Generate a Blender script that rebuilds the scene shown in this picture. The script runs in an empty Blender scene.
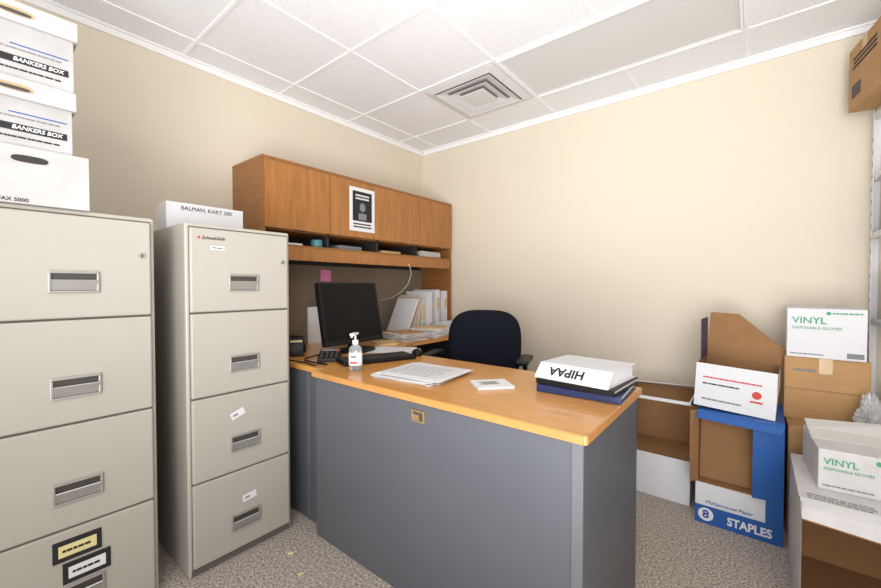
import bpy, bmesh, math, random
from mathutils import Vector, Matrix, noise
random.seed(4)
PI=math.pi
S=bpy.context.scene
COL=S.collection
S.view_settings.view_transform='Standard'

# ---------------------------------------------------------------- materials
def C(r,g,b):
    f=lambda c:(c/255/12.92) if c/255<=.04045 else ((c/255+.055)/1.055)**2.4
    return (f(r),f(g),f(b),1)
def mat(name,c,rough=.5,metal=0,var=.06,scale=6,bump=0,bscale=200,stretch=(1,1,1),emit=0,trans=0,coat=0,detail=3,spec=.5):
    m=bpy.data.materials.new(name); m.use_nodes=True
    nt=m.node_tree; b=nt.nodes['Principled BSDF']
    tc=nt.nodes.new('ShaderNodeTexCoord'); mp=nt.nodes.new('ShaderNodeMapping')
    mp.inputs['Scale'].default_value=stretch
    nt.links.new(tc.outputs['Object'],mp.inputs['Vector'])
    n=nt.nodes.new('ShaderNodeTexNoise'); n.inputs['Scale'].default_value=scale; n.inputs['Detail'].default_value=detail
    nt.links.new(mp.outputs[0],n.inputs['Vector'])
    r=nt.nodes.new('ShaderNodeValToRGB')
    r.color_ramp.elements[0].position=.3; r.color_ramp.elements[1].position=.7
    r.color_ramp.elements[0].color=tuple(max(0,x*(1-var)) for x in c[:3])+(1,)
    r.color_ramp.elements[1].color=tuple(min(1,x*(1+var)) for x in c[:3])+(1,)
    nt.links.new(n.outputs['Fac'],r.inputs['Fac']); nt.links.new(r.outputs['Color'],b.inputs['Base Color'])
    b.inputs['Roughness'].default_value=rough; b.inputs['Metallic'].default_value=metal
    b.inputs['Coat Weight'].default_value=coat
    b.inputs['Specular IOR Level'].default_value=spec
    b.inputs['Transmission Weight'].default_value=trans
    if emit:
        nt.links.new(r.outputs['Color'],b.inputs['Emission Color']); b.inputs['Emission Strength'].default_value=emit
    if bump:
        n2=nt.nodes.new('ShaderNodeTexNoise'); n2.inputs['Scale'].default_value=bscale; n2.inputs['Detail'].default_value=2
        nt.links.new(tc.outputs['Object'],n2.inputs['Vector'])
        bp=nt.nodes.new('ShaderNodeBump'); bp.inputs['Strength'].default_value=bump; bp.inputs['Distance'].default_value=.004
        nt.links.new(n2.outputs['Fac'],bp.inputs['Height']); nt.links.new(bp.outputs[0],b.inputs['Normal'])
    return m
M={}
M['wall']=mat('wall_paint',C(214,203,185),.8,var=.012,scale=1.2,bump=.12,bscale=140)
M['cream']=mat('putty_steel',C(170,166,157),.42,var=.02,scale=2,bump=.05,bscale=500)
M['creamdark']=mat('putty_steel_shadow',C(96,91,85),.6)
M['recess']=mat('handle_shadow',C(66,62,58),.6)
M['chrome']=mat('satin_chrome',C(176,175,172),.38,metal=.6,var=.03)
M['brass']=mat('aged_brass',C(168,140,100),.4,metal=.5,var=.08)
M['dark']=mat('dark_recess',C(42,40,38),.6)
M['black']=mat('black_plastic',C(16,16,18),.45,var=.1,spec=.3)
M['screen']=mat('screen_glass',C(10,10,12),.4,var=.05,spec=.2)
M['fabric']=mat('navy_black_fabric',C(19,22,32),.95,var=.25,scale=300,bump=.5,bscale=700,spec=.2)
M['grey']=mat('charcoal_laminate',C(84,86,92),.45,var=.03,scale=3,bump=.04,bscale=600)
M['greyedge']=mat('grey_edge',C(98,99,104),.45)
M['wood']=mat('honey_wood',C(200,142,74),.3,var=.13,scale=5,stretch=(1,14,14),detail=6,coat=.2)
M['woodedge']=mat('honey_wood_edge',C(184,130,70),.4,var=.1,scale=6,stretch=(1,8,8))
M['cherry']=mat('cherry_door',C(160,106,54),.35,var=.17,scale=5,stretch=(9,9,1),detail=6,coat=.15)
M['cherryside']=mat('cherry_frame',C(140,92,46),.4,var=.15,scale=5,stretch=(8,1,8),detail=6)
M['tack']=mat('tackboard_cloth',C(134,120,104),.95,var=.08,scale=80,bump=.3,bscale=500)
M['white']=mat('white_card',C(210,210,213),.6,var=.02)
M['offwhite']=mat('aged_white_card',C(196,193,189),.65,var=.03)
M['worn']=mat('worn_white_card',C(194,192,191),.65,var=.08,scale=14)
M['boxcard']=mat('archive_card',C(174,172,171),.7,var=.08,scale=12)
M['boxlid']=mat('archive_card_lid',C(186,184,182),.7,var=.06,scale=12)
M['boxgrey']=mat('archive_card_plain',C(182,179,177),.7,var=.08,scale=12)
M['holec']=mat('cream_hole_card',C(176,154,118),.8)
M['paper']=mat('paper',C(218,218,220),.7,var=.01)
M['ink']=mat('black_ink',C(28,28,32),.7)
M['greyink']=mat('grey_ink',C(120,122,128),.7)
M['red']=mat('red_ink',C(190,58,50),.6)
M['blue']=mat('blue_print',C(28,84,154),.5)
M['navy']=mat('navy_binder',C(28,42,88),.4)
M['green']=mat('green_ink',C(60,150,105),.6)
M['kraft']=mat('kraft_card',C(174,136,92),.8,var=.07,scale=8,bump=.08,bscale=120)
M['kraftin']=mat('kraft_card_inside',C(142,104,67),.85,var=.08,scale=8)
M['tape']=mat('packing_tape',C(190,160,116),.25)
M['manila']=mat('manila_card',C(206,172,120),.7)
M['pink']=mat('pink_note',C(248,150,200),.7)
M['yellow']=mat('yellow_label',C(218,206,150),.7)
M['trim']=mat('white_trim',C(234,234,234),.4,var=.01)
M['gridm']=mat('ceiling_grid_metal',C(236,237,238),.5,var=.01)
M['diffuser']=mat('acrylic_diffuser',C(204,204,203),.35,var=.015,scale=400,bump=.1,bscale=300,emit=.06)
M['ventm']=mat('vent_metal',C(210,210,210),.4,var=.02)
M['ventd']=mat('vent_backing',C(134,133,132),.7)
M['shelfm']=mat('white_shelf_metal',C(222,222,224),.4,var=.02)
M['clear']=mat('clear_plastic',C(240,242,244),.2,var=.02,trans=.6)
M['gel']=mat('sanitizer_gel',C(225,235,235),.08,var=.02,trans=.8)
M['basem']=mat('baseboard_vinyl',C(120,112,104),.5)
M['cord']=mat('white_cord',C(222,222,218),.5)
M['teal']=mat('teal_plastic',C(70,130,140),.4)
def carpet():
    m=bpy.data.materials.new('carpet'); m.use_nodes=True; nt=m.node_tree; b=nt.nodes['Principled BSDF']
    tc=nt.nodes.new('ShaderNodeTexCoord')
    n=nt.nodes.new('ShaderNodeTexNoise'); n.inputs['Scale'].default_value=112; n.inputs['Detail'].default_value=6; n.inputs['Roughness'].default_value=.65
    nt.links.new(tc.outputs['Object'],n.inputs['Vector'])
    r=nt.nodes.new('ShaderNodeValToRGB'); e=r.color_ramp.elements
    e[0].position=.35; e[0].color=C(108,98,90); e[1].position=.64; e[1].color=C(204,195,186)
    x=e.new(.5); x.color=C(162,152,143)
    nt.links.new(n.outputs['Fac'],r.inputs['Fac']); nt.links.new(r.outputs['Color'],b.inputs['Base Color'])
    bp=nt.nodes.new('ShaderNodeBump'); bp.inputs['Strength'].default_value=.4; bp.inputs['Distance'].default_value=.005
    nt.links.new(n.outputs['Fac'],bp.inputs['Height']); nt.links.new(bp.outputs[0],b.inputs['Normal'])
    b.inputs['Roughness'].default_value=1; b.inputs['Specular IOR Level'].default_value=.1
    return m
M['carpet']=carpet()
def tiles():
    m=bpy.data.materials.new('ceiling_tile'); m.use_nodes=True; nt=m.node_tree; b=nt.nodes['Principled BSDF']
    tc=nt.nodes.new('ShaderNodeTexCoord')
    n=nt.nodes.new('ShaderNodeTexNoise'); n.inputs['Scale'].default_value=160; n.inputs['Detail'].default_value=4
    nt.links.new(tc.outputs['Object'],n.inputs['Vector'])
    r=nt.nodes.new('ShaderNodeValToRGB'); e=r.color_ramp.elements
    e[0].position=.32; e[0].color=C(212,213,215); e[1].position=.48; e[1].color=C(234,235,237)
    nt.links.new(n.outputs['Fac'],r.inputs['Fac']); nt.links.new(r.outputs['Color'],b.inputs['Base Color'])
    b.inputs['Roughness'].default_value=.9; b.inputs['Specular IOR Level'].default_value=.1
    return m
M['tile']=tiles()

# ---------------------------------------------------------------- mesh helpers
def NB(): return bmesh.new()
def box(bm,x0,x1,y0,y1,z0,z1,bev=0,seg=2,mi=0,M4=None):
    mt=Matrix.Translation(((x0+x1)/2,(y0+y1)/2,(z0+z1)/2))@Matrix.Diagonal((abs(x1-x0),abs(y1-y0),abs(z1-z0),1))
    if M4 is not None: mt=M4@mt
    r=bmesh.ops.create_cube(bm,size=1,matrix=mt)
    fs=set(f for v in r['verts'] for f in v.link_faces)
    for f in fs: f.material_index=mi
    if bev>0:
        es=list(set(e for v in r['verts'] for e in v.link_edges))
        g=bmesh.ops.bevel(bm,geom=es,offset=bev,segments=seg,profile=.5,affect='EDGES')
        for f in g['faces']: f.material_index=mi
    return bm
def cyl(bm,p0,p1,r0,r1=None,n=20,mi=0):
    p0=Vector(p0);p1=Vector(p1); r1=r0 if r1 is None else r1
    d=p1-p0; q=d.to_track_quat('Z','Y').to_matrix().to_4x4()
    bmesh.ops.create_cone(bm,cap_ends=True,segments=n,radius1=r0,radius2=r1,depth=d.length,matrix=Matrix.Translation((p0+p1)/2)@q)
    return bm
def tube(bm,pts,r,n=8):
    pts=[Vector(p) for p in pts]; rings=[]
    for i,p in enumerate(pts):
        t=(pts[min(i+1,len(pts)-1)]-pts[max(i-1,0)]).normalized()
        q=t.to_track_quat('Z','Y')
        rings.append([bm.verts.new(p+q@Vector((r*math.cos(a*2*PI/n),r*math.sin(a*2*PI/n),0))) for a in range(n)])
    for a,b in zip(rings,rings[1:]):
        for k in range(n): bm.faces.new((a[k],a[(k+1)%n],b[(k+1)%n],b[k]))
    bm.faces.new(rings[0][::-1]); bm.faces.new(rings[-1]); return bm
def lathe(bm,prof,n=28,sy=1.0,c=(0,0,0)):
    rings=[[bm.verts.new((c[0]+r*math.cos(a*2*PI/n),c[1]+r*sy*math.sin(a*2*PI/n),c[2]+z)) for a in range(n)] for r,z in prof]
    for a,b in zip(rings,rings[1:]):
        for k in range(n): bm.faces.new((a[k],a[(k+1)%n],b[(k+1)%n],b[k]))
    bm.faces.new(rings[0][::-1]); bm.faces.new(rings[-1]); return bm
def panel(bm,p,u,v,n,t=.005,inner=1):
    p,u,v,n=map(Vector,(p,u,v,n)); n=n.normalized()*t
    vs=[bm.verts.new(q) for q in (p,p+u,p+u+v,p+v,p+n,p+u+n,p+u+v+n,p+v+n)]
    for k,(a,b,c,d) in enumerate(((0,1,2,3),(4,5,6,7),(0,1,5,4),(1,2,6,5),(2,3,7,6),(3,0,4,7))):
        f=bm.faces.new((vs[a],vs[b],vs[c],vs[d])); f.material_index=0 if k==0 else inner
    return bm
def prism(bm,poly,z0,z1,bev=0):
    a=[bm.verts.new((x,y,z0)) for x,y in poly]; b=[bm.verts.new((x,y,z1)) for x,y in poly]
    bm.faces.new(a[::-1]); bm.faces.new(b); n=len(poly)
    for k in range(n): bm.faces.new((a[k],a[(k+1)%n],b[(k+1)%n],b[k]))
    if bev: bmesh.ops.bevel(bm,geom=list(bm.edges),offset=bev,segments=2,profile=.5,affect='EDGES')
    return bm
def obj(name,bm,m,parent=None,smooth=False):
    bmesh.ops.recalc_face_normals(bm,faces=bm.faces)
    me=bpy.data.meshes.new(name); bm.to_mesh(me); bm.free()
    for x in (m if isinstance(m,(list,tuple)) else [m]): me.materials.append(M[x])
    if smooth:
        for p in me.polygons: p.use_smooth=True
    o=bpy.data.objects.new(name,me); COL.objects.link(o)
    if parent: o.parent=parent
    return o
def thing(name,label,cat,loc=(0,0,0),rotz=0,group=None):
    o=bpy.data.objects.new(name,None); COL.objects.link(o); o.empty_display_size=.05
    o.location=loc; o.rotation_euler=(0,0,rotz); o['label']=label; o['category']=cat
    if group:o['group']=group
    return o
def tag(o,label,cat,group=None,loc=None,rot=None):
    o['label']=label;o['category']=cat
    if group:o['group']=group
    if loc is not None:o.location=loc
    if rot is not None:o.rotation_euler=rot
    return o
def struct(name,bm,m):
    o=obj(name,bm,m); o['kind']='structure'; return o
def text(s,size,m,parent,loc,rot=(PI/2,0,0),name='printed_text',bold=.0,sx=1,shear=0):
    cu=bpy.data.curves.new('t','FONT'); cu.body=s; cu.size=size; cu.extrude=.0004; cu.align_x='CENTER'; cu.align_y='CENTER'
    cu.offset=bold*size; cu.shear=shear; cu.resolution_u=3
    t=bpy.data.objects.new('t',cu); COL.objects.link(t)
    bpy.context.view_layer.update()
    me=bpy.data.meshes.new_from_object(t.evaluated_get(bpy.context.evaluated_depsgraph_get()))
    bpy.data.objects.remove(t); me.name=name; me.materials.clear(); me.materials.append(M[m])
    o=bpy.data.objects.new(name,me); COL.objects.link(o); o.parent=parent; o.location=loc; o.rotation_euler=rot; o.scale=(sx,1,1)
    return o
def bars(parent,x0,x1,z0,z1,n,m='ink',y=-.0012,name='printed_lines',seed=1):
    """small unreadable print on a front (-Y) face"""
    rg=random.Random(seed); bm=NB(); dz=(z1-z0)/n
    for k in range(n):
        z=z1-(k+.5)*dz; x=x0
        while x<x1-.004:
            w=min(rg.uniform(.006,.022),x1-x); box(bm,x,x+w*.86,y,y+.0008,z-dz*.26,z+dz*.26); x+=w
    return obj(name,bm,m,parent)

# ---------------------------------------------------------------- room
XL,YB,ZC,XR,YF=-2.535,2.86,2.42,1.45,-1.6
bm=NB(); box(bm,XL-.1,XR+.1,YF,YB+.1,-.1,0); struct('floor',bm,'carpet')
bm=NB(); box(bm,XL-.1,XR+.1,YF,YB+.1,ZC,ZC+.1); struct('ceiling',bm,'tile')
bm=NB(); box(bm,XL-.1,XL,YF,YB+.1,0,ZC); struct('wall_left',bm,'wall')
bm=NB(); box(bm,XL,XR,YB,YB+.1,0,ZC); struct('wall_back',bm,'wall')
bm=NB(); box(bm,XR,XR+.1,YF,YB+.1,0,ZC); struct('wall_right',bm,'wall')
bm=NB(); box(bm,XL,XL+.012,YF,YB,ZC-.042,ZC,.003); box(bm,XL,XL+.026,YF,YB,ZC-.012,ZC,.003); struct('trim_1',bm,'trim')
bm=NB(); box(bm,XL+.026,XR,YB-.012,YB,ZC-.042,ZC,.003); box(bm,XL+.026,XR,YB-.026,YB,ZC-.012,ZC,.003); struct('trim_2',bm,'trim')
bm=NB(); box(bm,XL,XL+.008,YF,YB,0,.1,.002); struct('baseboard_left',bm,'basem')
bm=NB(); box(bm,XL+.01,XR,YB-.008,YB,0,.1,.002); struct('baseboard_back',bm,'basem')
gx=[-2.33,-1.76,-1.19,-.62,-.05,.52,1.09]; gy=[2.53,1.96,1.39,.82,.25,-.32,-.89,-1.46]
bm=NB(); G=.008
for y in gy: box(bm,XL+.02,XR,y-G,y+G,ZC-.005,ZC)
struct('trim_3',bm,'gridm')
bm=NB()
for x in gx:
    if x==-.62:
        box(bm,x-G,x+G,YF,1.96,ZC-.0052,ZC); box(bm,x-G,x+G,2.53,YB-.02,ZC-.0052,ZC)
    else: box(bm,x-G,x+G,YF,YB-.02,ZC-.0052,ZC)
struct('trim_4',bm,'gridm')
t=thing('ceiling_light','long flush fluorescent ceiling light with a plain translucent panel','ceiling light',(-.62,2.245,ZC))
def rectring(bm,ax,ay,w_,z0,z1,bev=.001):
    for a in ((-ax,ax,-ay,-ay+w_),(-ax,ax,ay-w_,ay),(-ax,-ax+w_,-ay+w_,ay-w_),(ax-w_,ax,-ay+w_,ay-w_)): box(bm,a[0],a[1],a[2],a[3],z0,z1,bev)
bm=NB(); rectring(bm,.558,.273,.012,-.014,0); obj('frame',bm,'gridm',t)
bm=NB(); rectring(bm,.545,.260,.010,-.008,0); obj('inner_frame',bm,'ventm',t)
bm=NB(); box(bm,-.535,.535,-.250,.250,-.003,0); obj('diffuser',bm,'diffuser',t)
t=thing('ceiling_vent','square metal ceiling air vent with nested louvers','vent',(-1.475,2.245,ZC))
def ring(bm,a,b,z0,z1,th=.002):
    o=[(-a,-a),(a,-a),(a,a),(-a,a)]; i=[(-b,-b),(b,-b),(b,b),(-b,b)]
    for k in range(4):
        j=(k+1)%4
        q=[Vector((*o[k],z0)),Vector((*o[j],z0)),Vector((*i[j],z1)),Vector((*i[k],z1))]
        vs=[bm.verts.new(p) for p in q]+[bm.verts.new(p+Vector((0,0,th))) for p in q]
        for f in ((0,1,2,3),(7,6,5,4),(0,4,5,1),(1,5,6,2),(2,6,7,3),(3,7,4,0)): bm.faces.new([vs[x] for x in f])
bm=NB(); box(bm,-.25,.25,-.25,.25,-.004,0); obj('backing',bm,'ventd',t)
bm=NB(); ring(bm,.272,.216,-.008,-.018,.004); obj('frame',bm,'ventm',t)
for a,b in ((.208,.156),(.148,.098)):
    bm=NB(); ring(bm,a,b,-.026,-.010,.003); obj('louver',bm,'ventm',t)
bm=NB(); box(bm,-.090,.090,-.090,.090,-.026,-.020,.002); obj('centre_plate',bm,'ventm',t)

# ---------------------------------------------------------------- filing cabinets
def handle(dr,x,z):
    bm=NB()
    for a in ((-.06,.06,.026,.034),(-.06,.06,-.034,-.028),(-.06,-.053,-.028,.026),(.053,.06,-.028,.026)):
        box(bm,x+a[0],x+a[1],-.021,-.010,z+a[2],z+a[3],.0015)
    v=[(-.053,-.014,-.028),(.053,-.014,-.028),(.053,-.026,.004),(-.053,-.026,.004)]
    q=[bm.verts.new((x+a,b,z+c)) for a,b,c in v]+[bm.verts.new((x+a,b+.003,z+c+.003)) for a,b,c in v]
    for f in ((0,1,2,3),(7,6,5,4),(0,4,5,1),(1,5,6,2),(2,6,7,3),(3,7,4,0)): bm.faces.new([q[k] for k in f])
    obj('handle',bm,'chrome',dr)
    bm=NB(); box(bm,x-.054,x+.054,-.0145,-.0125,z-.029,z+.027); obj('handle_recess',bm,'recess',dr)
def file_cabinet(label,loc,w,d=.76,h=1.36):
    t=thing('filing_cabinet',label,'filing cabinet',loc,PI/2,'putty filing cabinets')
    bm=NB(); box(bm,-w/2,w/2,0,d,0,h,.006); b=obj('body',bm,'cream',t)
    zs=[.03,.358,.686,1.016,1.345]; ds=[]
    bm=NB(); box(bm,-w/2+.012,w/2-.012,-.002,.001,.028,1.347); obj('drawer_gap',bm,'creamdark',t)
    for k in range(4):
        bm=NB(); box(bm,-w/2+.014,w/2-.014,-.014,.004,zs[k]+.003,zs[k+1]-.003,.005)
        dr=obj('drawer',bm,'cream',t); handle(dr,0,zs[k]+.117); ds.append(dr)
    bm=NB(); cyl(bm,(w/2-.04,-.019,1.225),(w/2-.04,-.012,1.225),.009,n=20); l=obj('lock',bm,'chrome',ds[3],)
    bm=NB(); box(bm,w/2-.042,w/2-.038,-.0197,-.0185,1.219,1.231); obj('keyhole',bm,'dark',ds[3])
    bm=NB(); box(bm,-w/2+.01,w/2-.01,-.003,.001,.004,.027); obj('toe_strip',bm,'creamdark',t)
    return t,ds
c1,d1=file_cabinet('putty steel filing cabinet at left, stacked with archive boxes on top',(-1.68,.232,0),.428)
c2,d2=file_cabinet('putty steel filing cabinet standing beside the desk, low white box on top',(-1.665,.747,0),.420)
for (x,z,m) in ((-.004,.294,'yellow'),(.018,.220,'paper')):
    bm=NB(); box(bm,x-.058,x+.058,-.017,-.013,z-.033,z+.033,.001); f=obj('label_holder',bm,'ink',d1[0])
    bm=NB(); box(bm,x-.045,x+.045,-.0182,-.0165,z-.018,z+.018); obj('paper_label',bm,m,d1[0])
    bars(d1[0],x-.036,x+.036,z-.007,z+.007,1,'ink',-.019,'label_print',3)
text('SchwabSafe',.018,'ink',d2[3],(-.115,-.0148,1.306),bold=.012,name='badge_lettering',shear=.3)
bm=NB(); cyl(bm,(-.166,-.0152,1.306),(-.166,-.0135,1.306),.005); obj('badge_disc',bm,'red',d2[3])
bm=NB(); box(bm,-.125,-.075,-.0155,-.0135,1.262,1.276,.001); obj('name_plate',bm,'paper',d2[3])
bars(d2[3],-.12,-.08,1.265,1.273,1,'ink',-.0162,'plate_print',5)
for dd,x,z,r in ((d2[1],-.03,.595,.35),(d2[0],.015,.235,.12)):
    bm=NB(); box(bm,-.028,.028,-.0006,.0006,-.014,.014); o=obj('sticker',bm,'paper',dd); o.location=(x,-.0148,z); o.rotation_euler=(0,-r,0)
    bm=NB(); box(bm,-.02,.0,-.0012,-.0006,-.004,.004); o=obj('sticker_print',bm,'greyink',dd); o.location=(x,-.0148,z); o.rotation_euler=(0,-r,0)

t=thing('document_box','low white document box with handwritten title lying on the second filing cabinet','box',(-1.93,.715,1.36),PI/2)
bm=NB(); box(bm,-.158,.158,0,.13,0,.120,.002); obj('body',bm,'white',t)
bm=NB(); box(bm,-.156,.156,.055,.075,.1195,.1208); obj('tape',bm,'offwhite',t)
text('BALMAN, KART 200',.024,'ink',t,(0,-.0012,.097),bold=.0)

def archive(label,loc,w,d,h,lid,rz=0):
    t=thing('archive_box',label,'archive box',loc,PI/2+rz,'archive boxes on the left cabinet')
    bm=NB(); q=.006
    if lid:
        box(bm,-w/2+.010,w/2-.010,.012,d-.008,0,h-.01,.002); obj('body',bm,'boxcard',t)
        bm=NB(); box(bm,-w/2,w/2,0,d,h-.058,h,.004); obj('lid',bm,'boxlid',t)
    else:
        box(bm,-w/2,w/2,0,q,0,h); box(bm,-w/2,w/2,d-q,d,0,h); box(bm,-w/2,-w/2+q,q,d-q,0,h); box(bm,w/2-q,w/2,q,d-q,0,h); box(bm,-w/2+q,w/2-q,q,d-q,0,q)
        obj('body',bm,'boxgrey',t)
    return t
def oval(parent,x,z,a,b,m,y,name='hand_hole'):
    bm=NB(); n=28
    r0=[bm.verts.new((x+a*math.copysign(abs(math.cos(k*2*PI/n))**.6,math.cos(k*2*PI/n)),y,z+b*math.copysign(abs(math.sin(k*2*PI/n))**.8,math.sin(k*2*PI/n)))) for k in range(n)]
    r1=[bm.verts.new(v.co+Vector((0,.002,0))) for v in r0]
    bm.faces.new(r0); bm.faces.new(r1[::-1])
    for k in range(n): bm.faces.new((r0[k],r0[(k+1)%n],r1[(k+1)%n],r1[k]))
    return obj(name,bm,m,parent)
b0=archive('white storage box without a lid, lowest of the stack, dark oval hand hole',(-1.66,.105,1.36),.33,.38,.165,False)
oval(b0,.035,.130,.038,.010,'dark',-.0025)
text('FAX 5000',.015,'ink',b0,(.0,-.001,.009),bold=.01)
for (lab,z,h,dy,rr) in (('white lidded archive box with black banner, middle of the stack on left cabinet',1.525,.195,.08,.015),('white lidded archive box with black banner, topmost of the stack on left cabinet',1.72,.215,.085,-.015)):
    b=archive(lab,(-1.655,dy,z),.33,.38,h,True,rr)
    oval(b,.03,h-.030,.040,.010,'holec',-.0022)
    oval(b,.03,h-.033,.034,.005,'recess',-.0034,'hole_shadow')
    bm=NB(); box(bm,-.150,.142,.0105,.0125,.044,.064); bn=obj('banner',bm,'ink',b)
    text('BANKERS BOX',.0160,'paper',b,(.078,.0098,.054),bold=.02,shear=.2)
    bars(b,-.10,.13,.022,.031,1,'ink',.0108,seed=7)
    bars(b,-.02,.13,.080,.088,1,'greyink',.0108,seed=8)
    bm=NB(); box(bm,.02,.142,.0108,.012,.095,.098); obj('banner_rule',bm,'blue',b)

# ---------------------------------------------------------------- desks
t=thing('peninsula_desk','desk with honey wood top and grey panels projecting into the room','desk',(0,0,0))
bm=NB(); prism(bm,[(-1.53,.985),(-.328,.985),(-.325,.988),(-.325,1.595),(-1.53,1.595)],.717,.742,.002); obj('desktop',bm,'wood',t)
bm=NB(); box(bm,-1.528,-.331,.9825,.986,.719,.740); box(bm,-.3265,-.3225,.991,1.59,.719,.740); obj('edge_band',bm,'woodedge',t)
bm=NB(); box(bm,-1.50,-.365,1.000,1.02,.0,.717,.002); fp=obj('front_panel',bm,'grey',t)
bm=NB(); box(bm,-.365,-.334,.995,1.575,0,.717,.003); obj('side_panel',bm,'grey',t)
bm=NB(); box(bm,-.364,-.335,.993,.9955,0,.716); obj('panel_edge',bm,'greyedge',t)
bm=NB(); box(bm,-1.525,-1.50,1.0,1.575,0,.717,.003); obj('side_panel',bm,'grey',t)
bm=NB(); PX,PZ=-.905,.668; k_=.82
for a in ((-.036,.036,.018,.025),(-.036,.036,-.025,-.018),(-.036,-.029,-.018,.018),(.029,.036,-.018,.018)): box(bm,PX+a[0]*k_,PX+a[1]*k_,.994,1.001,PZ+a[2]*k_,PZ+a[3]*k_,.001)
box(bm,PX-.025,PX+.004,.996,.9995,PZ-.015,PZ+.004); cp=obj('cable_plate',bm,'brass',fp)
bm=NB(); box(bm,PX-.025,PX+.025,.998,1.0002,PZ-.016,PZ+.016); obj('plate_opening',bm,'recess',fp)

t=thing('corner_desk','long honey topped desk along the left wall under the wall hutch','desk',(0,0,0))
bm=NB(); prism(bm,[(-2.5,1.03),(-1.535,1.03),(-1.535,1.62),(-1.62,1.68),(-1.72,1.78),(-1.78,1.92),(-1.78,2.84),(-2.5,2.84)],.717,.742,.003); obj('desktop',bm,'wood',t)
bm=NB(); box(bm,-2.48,-1.55,1.045,1.07,0,.717,.002); obj('end_panel',bm,'grey',t)
bm=NB(); box(bm,-1.66,-1.645,1.041,1.0455,0,.716); obj('panel_edge',bm,'greyedge',t)
bm=NB(); box(bm,-2.48,-1.82,2.80,2.825,0,.717,.002); obj('end_panel',bm,'grey',t)
bm=NB(); box(bm,-2.48,-2.46,1.07,2.8,.1,.717,.002); obj('back_panel',bm,'grey',t)

# ---------------------------------------------------------------- hutch  (local front -Y, rotz 90)
HW=1.755; HD=.368
t=thing('desk_hutch','cherry wood hutch with four flat doors mounted over the desk','hutch',(-2.165,1.083+HW/2,.742),PI/2)
z=lambda a:a-.742
w=HW/2
bm=NB(); box(bm,-w,w,-.004,HD,z(1.842),z(1.862),.002); obj('top_panel',bm,'cherryside',t)
bm=NB(); box(bm,-w,-w+.02,0,HD,0,z(1.842),.001); obj('side_panel',bm,'cherryside',t)
bm=NB(); box(bm,w-.02,w,0,HD,0,z(1.842),.001); obj('side_panel',bm,'cherryside',t)
bm=NB(); box(bm,-w+.02,w-.02,HD-.012,HD,z(1.27),z(1.842)); obj('back_panel',bm,'dark',t)
bm=NB(); box(bm,-w+.02,w-.02,.02,HD-.012,z(1.450),z(1.465)); obj('cabinet_floor',bm,'cherryside',t)
bm=NB(); box(bm,-w+.02,w-.02,.002,HD-.012,z(1.352),z(1.368),.001); obj('shelf',bm,'cherryside',t)
bm=NB(); box(bm,-w+.02,w-.02,.0,.02,z(1.275),z(1.353),.002); obj('valance',bm,'cherry',t)
for k in range(1,4):
    x=-w+.02+k*(HW-.04)/4
    bm=NB(); box(bm,x-.008,x+.008,.02,HD-.012,z(1.368),z(1.842)); obj('divider',bm,'dark',t)
dw=(HW-.02)/4
for k in range(4):
    x=-w+.01+k*dw
    bm=NB(); box(bm,x+.002,x+dw-.002,-.014,.004,z(1.456),z(1.84),.002); d=obj('door',bm,'cherry',t)
    bm=NB(); box(bm,x+dw*.5-.04,x+dw*.5+.04,-.0145,-.004,z(1.454),z(1.458)); obj('finger_pull',bm,'dark',d)
bm=NB(); box(bm,-w+.02,w-.02,HD-.02,HD-.004,.0,z(1.27),.002); obj('tackboard',bm,'tack',t)
f=thing('flyer','black and white flyer taped on the second hutch door','flyer',(-2.149,1.79,1.50),PI/2)
bm=NB(); box(bm,-.112,.112,-.0025,-.001,0,.30); obj('sheet',bm,'paper',f)
bm=NB(); box(bm,-.085,.085,-.0035,-.0026,.07,.275)
obj('picture',bm,'ink',f)
bm=NB(); lathe(bm,[(.002,0),(.022,.012),(.026,.035),(.018,.055),(.004,.062)],sy=.02,c=(.0,-.0042,.135)); box(bm,-.035,.035,-.0045,-.0034,.08,.125,.0004); obj('pictured_figure',bm,'greyink',f)
bars(f,-.06,.06,.215,.258,2,'paper',-.0042,seed=10)
bars(f,-.08,.08,.02,.06,2,'ink',-.0035,seed=11)
nb=NB(); box(nb,-.045,.045,-.003,-.001,-.04,.045); n=obj('sticky_note',nb,'pink')
tag(n,'pink sticky note on the board under the hutch above the monitor','sticky note',loc=(-2.165-HD+.02,1.74,1.195),rot=(0,0.05,PI/2))
slots=[(-2.3,1.26,.16,.22,.018,'paper','stack of white forms in the first slot under the hutch doors'),
(-2.28,1.73,.15,.20,.03,'greyink','grey folder lying in the second slot under the hutch doors'),
(-2.28,2.13,.14,.2,.022,'manila','manila folders lying in the third slot under the hutch doors'),
(-2.28,2.60,.15,.26,.05,'offwhite','thick pile of papers in the last slot near the corner')]
for x,y,a,b,h,m,l in slots:
    bm=NB(); n=max(2,int(h/.006))
    for k in range(n):
        r=Matrix.Rotation(random.uniform(-.06,.06),4,'Z')
        box(bm,-a/2,a/2,-b/2,b/2,k*h/n,(k+.9)*h/n,M4=r)
    o=obj('paper_pile',bm,m); tag(o,l,'papers',loc=(x,y,1.368),group='papers in the hutch slots')
bm=NB(); lathe(bm,[(.032,0),(.036,.01),(.036,.045),(.03,.05)]); o=obj('plastic_tub',bm,'teal'); tag(o,'small teal tub in the slot below the flyer','tub',loc=(-2.22,1.47,1.368))

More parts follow.
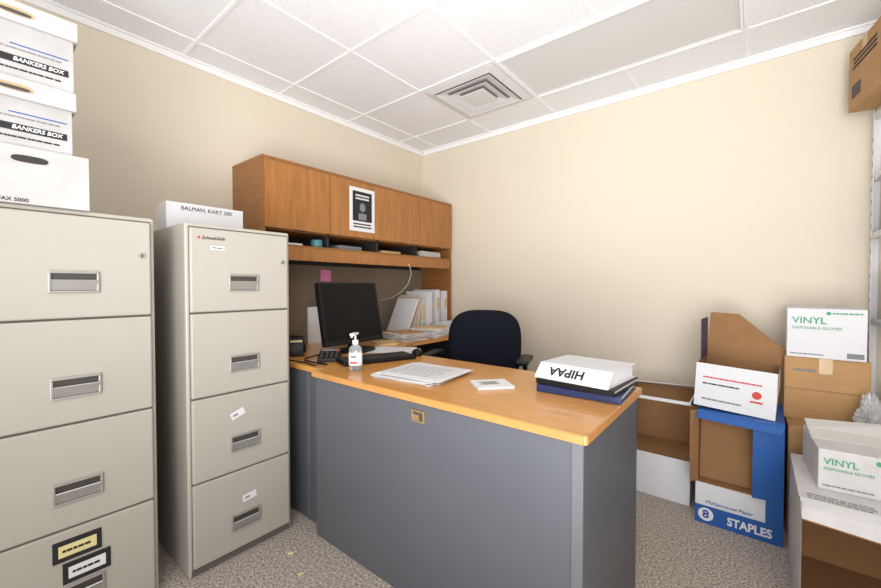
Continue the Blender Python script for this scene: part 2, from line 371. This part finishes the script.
# ---------------------------------------------------------------- things on the wall desk
ZD=.742
cols=['offwhite','white','greyink','white','offwhite','white']
labs=['white ring binder with tan label, first upright binder beside the folders','bright white upright binder, second from the leaning folders','grey upright binder between white binders in the corner','white upright binder just right of the grey binder','off-white upright binder second from the corner wall','white upright binder nearest the corner wall']
y=2.475; hs=[.27,.33,.29,.345,.31,.335]; offs=[.0,.03,-.04,.02,-.02,.02]
for k in range(6):
    wd=.052; h=hs[k]
    t=thing('ring_binder',labs[k],'binder',(-2.2+offs[k],y+wd/2,ZD),PI/2,'upright binders under the hutch')
    bm=NB(); box(bm,-wd/2+.001,wd/2-.001,0,.27,0,h,.003); obj('cover',bm,cols[k],t)
    if k in (0,2,3,5):
        bm=NB(); box(bm,-wd/2+.010,wd/2-.010,-.0012,.0004,h*(.35+.04*k),h*.8); obj('spine_label',bm,'paper' if cols[k]=='greyink' else 'manila',t)
    bm=NB(); cyl(bm,(0,-.0015,.05),(0,.001,.05),.010); obj('finger_ring',bm,'chrome',t)
    y+=wd+.003
fl=['white folder leaning on the binders, nearest to them','manila folder leaning second from the binders','white folder leaning third from the binders','brown manila folder leaning fourth from the binders','white folder leaning outermost, furthest from the binders']
for k in range(5):
    bm=NB(); box(bm,-.0,.24,-.014,0,0,.30,.002); o=obj('file_folder',bm,['white','manila','offwhite','kraft','white'][k])
    tag(o,fl[k],'folder','leaning folders under the hutch',(-2.44+.01*k,2.434-.042*k,ZD),(-.12-.085*k,0,0))
pp=[(-1.955,2.30,.25,.20,.055,'paper','pile of loose papers before the upright binders'),
    (-1.96,2.02,.26,.22,.045,'offwhite','pile of off-white papers right behind the monitor'),
    (-1.96,2.60,.25,.2,.075,'paper','tall pile of papers in the corner before the binders')]
for x,y,a,b,h,m,l in pp:
    bm=NB(); n=9
    for k in range(n):
        r=Matrix.Rotation(random.uniform(-.28,.28),4,'Z')@Matrix.Translation((random.uniform(-.005,.02),random.uniform(-.015,.015),0))
        box(bm,-a/2,a/2,-b/2,b/2,k*h/n,(k+.85)*h/n,M4=r)
    tag(obj('paper_pile',bm,m),l,'papers','paper piles on the wall desk',(x,y,ZD))
for x,y,zt,rz,m,l in ((-1.95,2.30,.0545,.5,'manila','manila folder lying askew on the paper pile before the binders'),(-1.955,2.02,.0445,-.35,'kraft','brown folder lying on the papers right behind the monitor'),(-1.955,2.60,.0743,.25,'white','white folder topping the tall pile in the corner')):
    bm=NB(); box(bm,-.11,.11,-.08,.08,0,.004,.001); box(bm,-.10,.11,-.075,.085,.0041,.007,.001,M4=Matrix.Rotation(.08,4,'Z'))
    tag(obj('file_folder',bm,m),l,'folder','folders lying on the paper piles',(x,y,ZD+zt),(0,0,rz))
bm=NB(); box(bm,-.14,.14,-.108,.108,0,.0012); box(bm,-.13,.14,-.1,.1,.0013,.0025,M4=Matrix.Rotation(.35,4,'Z')); s=obj('loose_sheet',bm,'paper')
tag(s,'loose white sheets on the desk between monitor and chair','papers',loc=(-1.66,1.60,ZD),rot=(0,0,.3))
bm=NB()
tube(bm,[(-2.135,2.24,1.285),(-2.135,2.25,1.296),(-2.145,2.27,1.272),(-2.15,2.29,1.22),(-2.19,2.30,1.14),(-2.26,2.29,1.07),(-2.36,2.27,1.02),(-2.49,2.26,1.0)],.002)
tag(obj('power_cord',bm,'cord'),'thin white cord hanging down from the hutch shelf','cord')

# monitor
t=thing('computer_monitor','black flat computer monitor standing on the corner of the desks','monitor',(-1.81,1.46,ZD),math.radians(92))
bm=NB(); lathe(bm,[(.115,0),(.12,.006),(.11,.014),(.04,.022),(.03,.024)],n=36,sy=.85); obj('base',bm,'black',t,True)
bm=NB(); box(bm,-.03,.03,.02,.045,.018,.20,.006); obj('neck',bm,'black',t)
T=(-.20,0,0)
def tp(name,bm,m,par=t):
    o=obj(name,bm,m,par); 
    if par is t: o.location=(0,0,.045); o.rotation_euler=T
    return o
bm=NB(); box(bm,-.215,.215,0,.035,0,.36,.008); shell=tp('housing',bm,'black')
bm=NB(); box(bm,-.12,.12,.03,.06,.06,.26,.02); obj('rear_bulge',bm,'black',shell)
bm=NB(); box(bm,-.201,.201,-.003,.004,.024,.347); obj('screen',bm,'screen',shell)
bm=NB()
for a in ((-.215,.215,.347,.36),(-.215,.215,0,.024),(-.215,-.201,.024,.347),(.201,.215,.024,.347)): box(bm,a[0],a[1],-.005,.004,a[2],a[3],.0015)
obj('bezel',bm,'black',shell)
t=thing('keyboard','black computer keyboard lying before the monitor','keyboard',(-1.49,1.33,ZD),math.radians(70))
bm=NB(); box(bm,-.19,.19,-.07,.07,0,.018,.004); obj('case',bm,'black',t)
bm=NB()
for r in range(5):
    for c in range(18): box(bm,-.18+c*.02,-.18+c*.02+.017,-.058+r*.024,-.058+r*.024+.02,.018,.025,.0015,1)
obj('keys',bm,'dark',t)
t=thing('desk_phone','black desk telephone behind the monitor next to filing cabinet','telephone',(-2.12,1.20,ZD),math.radians(70))
bm=NB(); prism(bm,[(-.09,-.1),(.09,-.1),(.09,.1),(-.09,.1)],0,.04,.006); 
for v in bm.verts:
    if v.co.z>.02: v.co.z+=.18*(v.co.y+.1)
obj('base',bm,'black',t)
bm=NB(); tube(bm,[(-.065,-.09,.075),(-.065,-.05,.092),(-.065,.05,.110),(-.065,.095,.102)],.02,12); obj('handset',bm,'black',t,True)
bm=NB()
for r in range(4):
    for c in range(3):
        yy=-.07+r*.03; box(bm,-.01+c*.027,.01+c*.027,yy-.008,yy+.008,.035+.18*(yy+.1),.045+.18*(yy+.1),.002,1)
obj('keypad',bm,'greyink',t)
bm=NB(); box(bm,-.09,.09,0,.012,0,.24,.001); o=obj('paper_holder',bm,'paper'); tag(o,'white papers standing upright behind the monitor','papers',loc=(-2.26,1.52,ZD),rot=(0,0,PI/2))
t=thing('speaker_box','small black desk speaker beside the filing cabinet behind the keyboard','speaker',(-1.90,1.13,ZD),math.radians(60))
bm=NB(); box(bm,-.04,.04,0,.08,0,.10,.006); obj('housing',bm,'black',t)
bm=NB(); cyl(bm,(0,-.002,.045),(0,.002,.045),.025); obj('cone',bm,'dark',t)
bm=NB(); box(bm,-.03,.03,-.002,.001,.078,.088); obj('badge',bm,'yellow',t)
t=thing('desk_calculator','black desk calculator with red keys lying between monitor and bottle','calculator',(-1.70,1.20,ZD),math.radians(50))
bm=NB(); prism(bm,[(-.055,-.08),(.055,-.08),(.055,.08),(-.055,.08)],0,.02,.004)
for v in bm.verts:
    if v.co.z>.01: v.co.z+=.14*(v.co.y+.08)
obj('case',bm,'black',t)
bm=NB(); box(bm,-.045,.045,.045,.068,.034,.0425,.001); obj('display',bm,'greyink',t)
bm=NB()
for r in range(4):
    for c in range(4):
        yy=-.062+r*.024; box(bm,-.045+c*.024,-.028+c*.024,yy-.008,yy+.008,.02+.14*(yy+.08),.026+.14*(yy+.08),.0015,1)
obj('keys',bm,'dark',t)
bm=NB(); box(bm,.03,.045,.018,.034,.033,.0405,.001); obj('red_key',bm,'red',t)
bm=NB(); tube(bm,[(-1.58,1.10,ZD+.005),(-1.64,1.085,ZD+.006),(-1.74,1.085,ZD+.006),(-1.80,1.12,ZD+.006),(-1.82,1.18,ZD+.006),(-1.84,1.25,ZD+.006)],.004)
tag(obj('black_cable',bm,'black'),'curved black cable on the desk in front of the monitor','cable')
bm=NB(); tube(bm,[(-1.60,1.05,ZD+.004),(-1.7,1.06,ZD+.004),(-1.82,1.05,ZD+.004),(-1.95,1.08,ZD+.004),(-2.05,1.06,ZD+.004)],.003)
tag(obj('black_cable',bm,'black'),'black cable lying straight along the near edge of the wall desk','cable')
bm=NB(); lathe(bm,[(.022,0),(.030,.006),(.028,.022),(.016,.032),(.003,.035)],sy=1.6); tag(obj('computer_mouse',bm,'black',smooth=True),'black computer mouse on the desk just beyond the keyboard','mouse',loc=(-1.43,1.57,ZD),rot=(0,0,.8))
bm=NB(); box(bm,-.07,.07,-.1,.1,0,.004); box(bm,-.065,.07,-.095,.1,.004,.008,M4=Matrix.Rotation(.2,4,'Z')); tag(obj('envelope',bm,'manila'),'manila envelopes on the desk beside the monitor foot toward the chair','envelope',loc=(-1.90,1.77,ZD),rot=(0,0,.9))

t=thing('sanitizer_bottle','clear pump bottle of hand sanitizer with red and white label','bottle',(-1.39,1.116,ZD),math.radians(30))
bm=NB(); lathe(bm,[(.026,0),(.030,.004),(.030,.088),(.026,.104),(.012,.115),(.011,.122)],sy=.75); obj('bottle_body',bm,'gel',t,True)
bm=NB(); lathe(bm,[(.0304,.025),(.0307,.026),(.0307,.08),(.0304,.081)],sy=.77); lb=obj('label_band',bm,'paper',t,True)
bm=NB(); box(bm,-.017,.017,-.0245,-.0225,.034,.042,.0005); obj('label_mark',bm,'red',lb)
bm=NB(); box(bm,-.013,.013,-.0245,-.0225,.058,.070,.0005); obj('label_mark',bm,'greyink',lb)
bm=NB(); cyl(bm,(0,0,.118),(0,0,.136),.0135); cyl(bm,(0,0,.136),(0,0,.162),.0045); obj('pump_collar',bm,'white',t)
bm=NB(); box(bm,-.010,.012,-.045,.012,.160,.170,.003); box(bm,-.004,.005,-.047,-.039,.152,.164,.001); obj('pump_head',bm,'white',t)

t=thing('paper_stack','fanned stack of white printed papers in the middle of the peninsula desktop','papers',(-1.10,1.245,ZD),.12)
bm=NB()
for k in range(7):
    r=Matrix.Rotation(random.uniform(-.12,.12),4,'Z')@Matrix.Translation((random.uniform(-.02,.02),random.uniform(-.015,.015),0))
    box(bm,-.15,.15,-.135,.135,k*.0022,k*.0022+.0018,M4=r)
obj('sheets',bm,'paper',t)
bm=NB(); box(bm,-.139,.139,-.108,.108,.0156,.0172,M4=Matrix.Rotation(-.05,4,'Z')); obj('top_sheet',bm,'white',t)
bm=NB()
for k in range(9):
    x=-.11; 
    while x<.10:
        w_=random.uniform(.012,.04); box(bm,x,x+w_,-.09+k*.02,-.087+k*.02,.0172,.0176); x+=w_+.006
obj('printed_lines',bm,'greyink',t)
t=thing('notepad','small white notepad with a printed card on the desk beside the binders','notepad',(-.775,1.27,ZD),.85)
bm=NB(); box(bm,-.07,.07,-.06,.06,0,.009,.001); obj('pad',bm,'paper',t)
bm=NB(); box(bm,-.05,.03,-.03,.025,.009,.0105); obj('card',bm,'offwhite',t)
bm=NB()
for k in range(4): box(bm,-.04,.02,-.022+k*.012,-.019+k*.012,.0105,.011)
obj('card_print',bm,'ink',t)

def lay_binder(label,loc,rz,th,col,W=.13,slant=0.0,bulge=.006):
    t=thing('ring_binder',label,'binder',loc,rz,'binders stacked flat on the desk end')
    bm=NB(); box(bm,-W,W,-.118,.135,0,.004,.001); obj('cover',bm,col,t)
    bm=NB(); box(bm,-W,W,-.118+slant,.135,th-.004,th,.001); obj('cover',bm,col,t)
    bm=NB(); a=Vector((-.118,0)); b_=Vector((-.118+slant,th))
    n_=Vector((-(b_-a).y,(b_-a).x)).normalized()*bulge
    pr=[a, a+n_*.6+(b_-a)*.02, a+n_+(b_-a)*.10, b_+n_-(b_-a)*.10, b_+n_*.6-(b_-a)*.02, b_, b_+Vector((.003,0)), a+Vector((.003,0))]
    A=[bm.verts.new((-W,q.x,max(0,q.y))) for q in pr]; B=[bm.verts.new((W,q.x,max(0,q.y))) for q in pr]
    bm.faces.new(A[::-1]); bm.faces.new(B)
    for k in range(len(pr)): bm.faces.new((A[k],A[(k+1)%len(pr)],B[(k+1)%len(pr)],B[k]))
    obj('spine',bm,col,t)
    bm=NB(); prof=[(-.112,.004),(-.112+slant,th-.005),(.125,th-.005),(.125,.004)]
    A=[bm.verts.new((-W+.008,y,z)) for y,z in prof]; B=[bm.verts.new((W-.008,y,z)) for y,z in prof]
    bm.faces.new(A[::-1]); bm.faces.new(B)
    for k in range(4): bm.faces.new((A[k],A[(k+1)%4],B[(k+1)%4],B[k]))
    obj('pages',bm,'paper',t)
    return t,(a+b_)/2+n_
lay_binder('thin navy blue ring binder lying at the bottom of the flat stack',(-.472,1.43,ZD),.05,.026,'navy',.14)
lay_binder('black ring binder in the middle of the flat stack',(-.470,1.425,ZD+.026),-.06,.020,'black',.135)
TH=.050; SL=.050
t,mid=lay_binder('thick white ring binder lying on top of two dark ones',(-.480,1.425,ZD+.046),-.10,TH,'white',.132,SL,.004)
al=math.atan2(SL,TH)
o=text('HIPAA',.046,'ink',t,(0,0,0),bold=.03,name='title_lettering')
o.matrix_local=Matrix.Translation((-.02,mid.x-.0004,mid.y+.0004))@Matrix.Rotation(PI/2-al,4,'X')@Matrix.Rotation(PI,4,'Z')

# ---------------------------------------------------------------- chair
t=thing('office_chair','black fabric swivel office chair behind the desk','chair',(-1.29,1.93,0),math.radians(18))
def pad(w,h,th,n=18,curve=0,pw=3.2):
    bm=NB(); N=n
    def P(u,v,s):
        a=max(abs(u),abs(v)); 
        if a>0:
            k=a/((abs(u)**pw+abs(v)**pw)**(1/pw)); uu,vv=u*k,v*k
        else: uu=vv=0
        e=max(0,1-a**4)
        return Vector((uu*w/2,s*th/2*(e**.5)+curve*(uu*uu),vv*h/2))
    for s in (-1,1):
        g=[[bm.verts.new(P(-1+2*i/N,-1+2*j/N,s)) for j in range(N+1)] for i in range(N+1)]
        for i in range(N):
            for j in range(N): bm.faces.new((g[i][j],g[i+1][j],g[i+1][j+1],g[i][j+1]))
    bmesh.ops.remove_doubles(bm,verts=bm.verts,dist=.0005)
    return bm
o=obj('backrest',pad(.48,.46,.075,curve=-.045),'fabric',t,True); o.location=(0,.23,.735); o.rotation_euler=(-.12,0,0)
o=obj('seat',pad(.48,.46,.085),'fabric',t,True); o.location=(0,0,.47); o.rotation_euler=(PI/2,0,0)
bm=NB(); box(bm,-.035,.035,.28,.30,.40,.78,.006); box(bm,-.035,.035,0,.30,.40,.415,.004); obj('back_bar',bm,'black',t)
for s in (-1,1):
    bm=NB(); tube(bm,[(s*.20,.02,.42),(s*.275,.02,.43),(s*.285,.03,.50),(s*.285,.04,.68)],.014,10); a=obj('armrest',bm,'black',t,True)
    bm=NB(); box(bm,s*.285-.035,s*.285+.035,-.10,.14,.68,.71,.012,3); obj('arm_pad',bm,'black',a)
bm=NB(); cyl(bm,(0,0,.10),(0,0,.41),.028); obj('gas_column',bm,'black',t)
for k in range(5):
    a=k*2*PI/5+.3; c,s=math.cos(a),math.sin(a)
    bm=NB(); tube(bm,[(0,0,.11),(c*.15,s*.15,.10),(c*.29,s*.29,.075)],.018,8); l=obj('leg',bm,'black',t)
    bm=NB(); cyl(bm,(c*.29-s*.02,s*.29+c*.02,.03),(c*.29+s*.02,s*.29-c*.02,.03),.03); obj('caster',bm,'black',l)

# ---------------------------------------------------------------- cartons
def carton(label,loc,w,d,h,outer,opening=None,rz=0,name='cardboard_box',group=None,inner='kraftin',q=.005):
    t=thing(name,label,'box',loc,rz,group)
    ops=(opening,) if isinstance(opening,str) else (opening or ())
    y0=0 if 'front' in ops else q; zt=h if 'top' in ops else h-q
    F={'front':((-w/2,0,0),(w,0,0),(0,0,h),(0,1,0)),'back':((-w/2,d,0),(w,0,0),(0,0,h),(0,-1,0)),
       'left':((-w/2,y0,0),(0,d-q-y0,0),(0,0,zt),(1,0,0)),'right':((w/2,y0,0),(0,d-q-y0,0),(0,0,zt),(-1,0,0)),
       'bottom':((-w/2+q,y0,0),(w-2*q,0,0),(0,d-q-y0,0),(0,0,1)),'top':((-w/2,y0,h),(w,0,0),(0,d-q-y0,0),(0,0,-1))}
    bm=NB()
    if ops:
        for k,a in F.items():
            if k not in ops: panel(bm,*a,t=q)
        obj('body',bm,[outer,inner],t)
    else:
        box(bm,-w/2,w/2,0,d,0,h,.003); obj('body',bm,outer,t)
    return t
def flap(t,p,u,v,n,outer,inner='kraftin',name='flap'):
    bm=NB(); panel(bm,p,u,v,n,t=.004); return obj(name,bm,[outer,inner],t)
def bentflap(t,p,u,v,n,outer,inner='kraftin',bend=(0,0,0),twist=(0,0,0),name='flap'):
    """a flap with a crease across its middle and one loose corner"""
    p,u,v,n=map(Vector,(p,u,v,n)); n=n.normalized()*.004; bend=Vector(bend); tw=Vector(twist)
    rows=[(p,p+u),(p+v*.5+bend*.3,p+u+v*.5+bend*.3),(p+v+bend,p+u*.96+v+bend+tw)]
    bm=NB(); A=[[bm.verts.new(q) for q in r] for r in rows]; B=[[bm.verts.new(q+n) for q in r] for r in rows]
    for i in range(2):
        f=bm.faces.new((A[i][0],A[i][1],A[i+1][1],A[i+1][0])); f.material_index=0
        for q in ((B[i][0],B[i+1][0],B[i+1][1],B[i][1]),(A[i][0],A[i+1][0],B[i+1][0],B[i][0]),(A[i][1],B[i][1],B[i+1][1],A[i+1][1])):
            bm.faces.new(q).material_index=1
    bm.faces.new((A[0][0],B[0][0],B[0][1],A[0][1])).material_index=1
    bm.faces.new((A[2][0],A[2][1],B[2][1],B[2][0])).material_index=1
    return obj(name,bm,[outer,inner],t)
def tape(t,w,d,h,m='tape'):
    bm=NB(); box(bm,-w/2-.0006,w/2+.0006,d/2-.024,d/2+.024,h-.0005,h+.0008); 
    box(bm,w/2,w/2+.0008,d/2-.024,d/2+.024,h-.06,h); box(bm,-w/2-.0008,-w/2,d/2-.024,d/2+.024,h-.06,h); obj('tape',bm,m,t)
def fronttape(t,h,m='tape',x=0):
    bm=NB(); box(bm,x-.022,x+.022,-.0008,.0002,h-.07,h); box(bm,x-.022,x+.022,-.0008,.12,h-.0005,h+.0008); obj('tape',bm,m,t)
    
a=carton('white cardboard box with low front standing behind the desk end, brown inside',(-.405,2.32,0),.32,.34,.53,'white',('front','top'))
bm=NB(); panel(bm,(-.155,0.0,.20),(.31,0,0),(0,.33,0),(0,0,1)); obj('inner_floor',bm,['kraftin','kraftin'],a)
flap(a,(-.16,-.0045,.002),(.32,0,0),(0,0,.225),(0,1,0),'white','white',name='front_panel')
flap(a,(-.16,-.004,.514),(.32,0,0),(0,0,.016),(0,1,0),'white','white',name='rim_strip')
bm=NB(); box(bm,.154,.1605,.002,.335,.530,.533); box(bm,-.1605,-.154,.002,.335,.530,.533); box(bm,-.154,.154,.332,.3405,.530,.533); obj('rim_strip',bm,'white',a)
bentflap(a,(-.16,.336,.533),(.32,0,0),(0,-.07,.012),(0,0,-1),'white','white',twist=(0,-.02,.02))
flap(a,(.16,0,.23),(0,0,.29),(.03,-.03,0),(-1,0,0),'white')
b=carton('blue and white copy paper box lying lowest on the carpet, round number mark',(-.053,2.2,0),.316,.40,.19,'white')
bm=NB(); box(bm,-.159,.159,-.0015,.0005,.0,.085); box(bm,.10,.159,-.0015,.0005,.085,.19); obj('blue_band',bm,'blue',b)
bm=NB(); cyl(bm,(-.115,-.0035,.045),(-.115,-.001,.045),.030,n=28); obj('number_disc',bm,'paper',b)
text('8',.052,'blue',b,(-.115,-.004,.045),bold=.03)
text('STAPLES',.052,'paper',b,(.045,-.002,.04),bold=.03,sx=.82)
text('Multipurpose Paper',.022,'blue',b,(-.03,-.002,.105),shear=.2)
b=carton('open blue paper box on its side above the copy paper box, brown inside',(-.050,2.2,.19),.312,.37,.345,'blue','front',rz=-.02)
flap(b,(-.150,.05,.008),(.30,0,0),(0,.04,.328),(0,1,0),'kraftin','kraftin',name='inner_flap')
ff=flap(b,(.156,0,.002),(0,0,.342),(-.105,-.025,0),(0,1,0),'blue')
flap(b,(-.156,0,.004),(0,0,.338),(-.025,-.03,0),(1,0,0),'blue')
bentflap(b,(-.156,-.001,.345),(.312,0,0),(0,-.04,-.02),(0,1,0),'blue',bend=(0,0,-.01),twist=(0,-.005,-.01))
e=carton('open topped white box with red print standing on the blue paper box',(-.075,2.22,.541),.30,.28,.205,'white','top',rz=-.05)
e.rotation_euler=(0,.05,-.06); e.location.z=.543
bm=NB()
v=[bm.verts.new(q) for q in ((-.15,.276,.205),(.15,.276,.205),(.165,.31,.27),(-.03,.33,.43),(-.15,.32,.43))]
w2=[bm.verts.new(x.co+Vector((0,.004,0))) for x in v]
bm.faces.new(v); bm.faces.new(w2[::-1])
for k in range(5): bm.faces.new((v[k],v[(k+1)%5],w2[(k+1)%5],w2[k]))
obj('flap',bm,'kraftin',e)
flap(e,(-.15,.10,.205),(0,.18,0),(-.01,0,.20),(1,0,0),'blue','navy')
flap(e,(.15,0,.205),(0,.28,0),(.004,0,-.10),(-1,0,0),'white','kraftin')
bars(e,-.12,.10,.135,.148,1,'red',seed=21); bars(e,-.12,.02,.105,.118,1,'ink',seed=22)
bm=NB(); cyl(bm,(.082,-.0016,.095),(.082,0,.095),.017,n=24); box(bm,.060,.104,-.0016,0,.060,.068); obj('red_logo',bm,'red',e)
bars(e,-.12,.03,.03,.045,1,'greyink',seed=23)
g='boxes stacked against the back wall'
f4=carton('brown cardboard box standing on the carpet at the bottom of the wall stack',(.265,2.36,0),.28,.46,.25,'kraft',group=g,rz=0); tape(f4,.28,.46,.25)
f3=carton('brown cardboard box third from the top of the wall stack, top partly bare',(.274,2.30,.25),.305,.48,.252,'kraft',group=g,rz=.02); tape(f3,.305,.48,.252)
f2=carton('brown cardboard box directly under the closed glove box',(.252,2.45,.502),.28,.36,.290,'kraft',group=g,rz=.02); fronttape(f2,.290)
bars(f2,-.11,-.03,.22,.24,1,'greyink',seed=31)
bm=NB(); box(bm,-.14,.14,-.001,0,.14,.144); obj('seam',bm,'kraftin',f2)
def glove(t,w,h,k=1):
    text('VINYL',.042*k,'green',t,(-w/2+.075*k,-.002,h-.055*k),bold=.01)
    text('DISPOSABLE GLOVES',.0175*k,'green',t,(-w/2+.1*k,-.002,h-.088*k))
    bm=NB(); cyl(bm,(.01,-.002,h-.02),(.01,0,h-.02),.008); obj('logo_dot',bm,'green',t)
    bars(t,.022,w/2-.012,h-.026,h-.014,1,'green',seed=41)
    bm=NB(); box(bm,w/2-.06,w/2-.008,-.0012,0,.010,.032); obj('printed_panel',bm,'greyink',t)
    bars(t,-w/2+.012,.0,.012,.022,1,'greyink',seed=43)
f1=carton('white closed glove box with green lettering on top of the brown boxes',(.247,2.44,.792),.258,.37,.225,'white',group=g,rz=-.03); glove(f1,.258,.225); tape(f1,.258,.37,.225,'clear')
HH=.42
h=carton('large open white box at lower right lying on its side, brown inside',(.315,1.75,0),.385,.44,HH,'worn','front')
bentflap(h,(-.1925,0,.004),(0,0,HH-.01),(.03,-.06,0),(0,-1,0),'kraftin','worn',bend=(-.03,0,0),twist=(0,-.01,-.03))
bentflap(h,(-.19,0,HH),(.38,0,0),(0,-.07,-.02),(0,0,-1),'worn','kraftin',bend=(0,0,-.02),twist=(0,-.02,-.015))
bm=NB(); rg=random.Random(12)
for k in range(3):
    x=-.17
    while x<-.02:
        q=rg.uniform(.008,.02); box(bm,x,x+q*.8,.008+k*.016,.016+k*.016,HH,HH+.0008); x+=q
obj('printed_lines',bm,'greyink',h)
bm=NB(); box(bm,.02,.10,.010,.045,HH,HH+.0009); obj('blue_print',bm,'blue',h)
gg=carton('white glove box with green lettering set on the large side-lying box',(.312,1.87,HH),.27,.28,.14,'worn',rz=.07)
glove(gg,.27,.14,.74); fronttape(gg,.14,'offwhite',.03)
bentflap(gg,(-.135,.12,.142),(.27,0,0),(0,.14,.03),(0,0,-1),'offwhite','offwhite',twist=(0,0,.02))
def bag(label,loc,s):
    bm=NB(); bmesh.ops.create_icosphere(bm,subdivisions=5,radius=1)
    for v in bm.verts:
        d=v.co.copy()
        k=1+.42*noise.noise(d*2.1+Vector(loc)*3)+.30*(abs(noise.noise(d*4+Vector((3,1,2))))-.2)+.10*noise.noise(d*11)
        v.co=Vector((d.x*s[0],d.y*s[1],d.z*s[2]))*k
        v.co.z=max(v.co.z,-s[2]*.8)
    o=obj('plastic_bag',bm,'clear'); tag(o,label,'plastic bag',loc=(loc[0],loc[1],loc[2]+s[2]*.8)); return o
bag('crumpled clear plastic bag at the right end of the brown boxes',(.378,2.370,.502),(.040,.050,.085))

t=thing('shelving_unit','white perforated metal shelving unit at the right beside the wall stack','shelf',(.437,2.40,0))
for x in (0,.80):
    for y in (0,.395):
        bm=NB(); box(bm,x,x+.03,y+.037,y+.04,0,1.975); box(bm,x,x+.003,y,y+.037,0,1.975)
        for k in range(30): box(bm,x-.0008,x+.0002,y+.014,y+.022,.08+k*.06,.10+k*.06,mi=1)
        p=obj('post',bm,['shelfm','greyink'],t)
for zz in (.10,.52,.96,1.38,1.66,1.96):
    bm=NB(); box(bm,.004,.828,.002,.423,zz-.03,zz,.003); obj('shelf',bm,'shelfm',t)
bag('clear plastic bag stuffed on the metal shelf at right edge',(.56,2.62,.52),(.075,.10,.09))
s1=carton('white box on the upper shelf at the right edge',(.61,2.44,1.38),.26,.32,.2,'boxcard')
s2=carton('white box on the middle shelf at the right edge',(.61,2.44,.96),.26,.32,.25,'boxcard')
tb=carton('brown cardboard box on top of the metal shelving near the ceiling',(.545,2.44,1.96),.30,.33,.29,'kraft',rz=.17)
rg=random.Random(6); bm=NB()
for k,zz in enumerate((.225,.205,.185)):
    y=.05
    while y<.27:
        q=rg.uniform(.008,.022); box(bm,-.151,-.1498,y,y+q*.8,zz,zz+.011); y+=q
obj('printed_lines',bm,'ink',tb)
bm=NB(); box(bm,-.151,-.1498,.20,.29,.05,.11); obj('printed_block',bm,'recess',tb)
tape(tb,.30,.33,.29)
for k,(x,y,r) in enumerate(((-1.50,.86,.012),(-1.36,.82,.009))):
    bm=NB(); box(bm,-r,r,-r*.6,r*.6,0,.003,.001); o=obj('paper_scrap',bm,'yellow'); tag(o,['yellow paper scrap on the carpet nearest the filing cabinet','smaller yellow scrap on the carpet before the grey desk panel'][k],'scrap','scraps on the carpet',(x,y,0),(0,0,k+.5))

# ---------------------------------------------------------------- lights & camera
def area(loc,target,size,power,col=(1,1,1),spread=180):
    l=bpy.data.lights.new('unseen_light','AREA'); l.energy=power; l.size=size; l.color=col; l.spread=math.radians(spread)
    o=bpy.data.objects.new('unseen_light',l); COL.objects.link(o); o.location=loc
    o.rotation_euler=(Vector(target)-Vector(loc)).to_track_quat('-Z','Y').to_euler(); return o
area((.6,-1.1,1.9),(-.7,2.5,1.2),1.8,54,(1,.985,.96))
area((.1,-.5,.8),(-.9,1.5,2.42),1.4,46,(.98,.985,1),110)  # added upward fill behind the camera to brighten the ceiling, no real fixture
W=bpy.data.worlds.new('World'); S.world=W; W.use_nodes=True
W.node_tree.nodes['Background'].inputs[0].default_value=(.97,.98,1,1)
W.node_tree.nodes['Background'].inputs[1].default_value=1.3
cam=bpy.data.cameras.new('camera'); co=bpy.data.objects.new('camera',cam); COL.objects.link(co)
cam.sensor_width=36; cam.lens=36*390/881; cam.clip_start=.02
co.location=(0,0,1.12); co.rotation_euler=(math.radians(90-1.18),0,math.radians(38.9))
S.camera=co
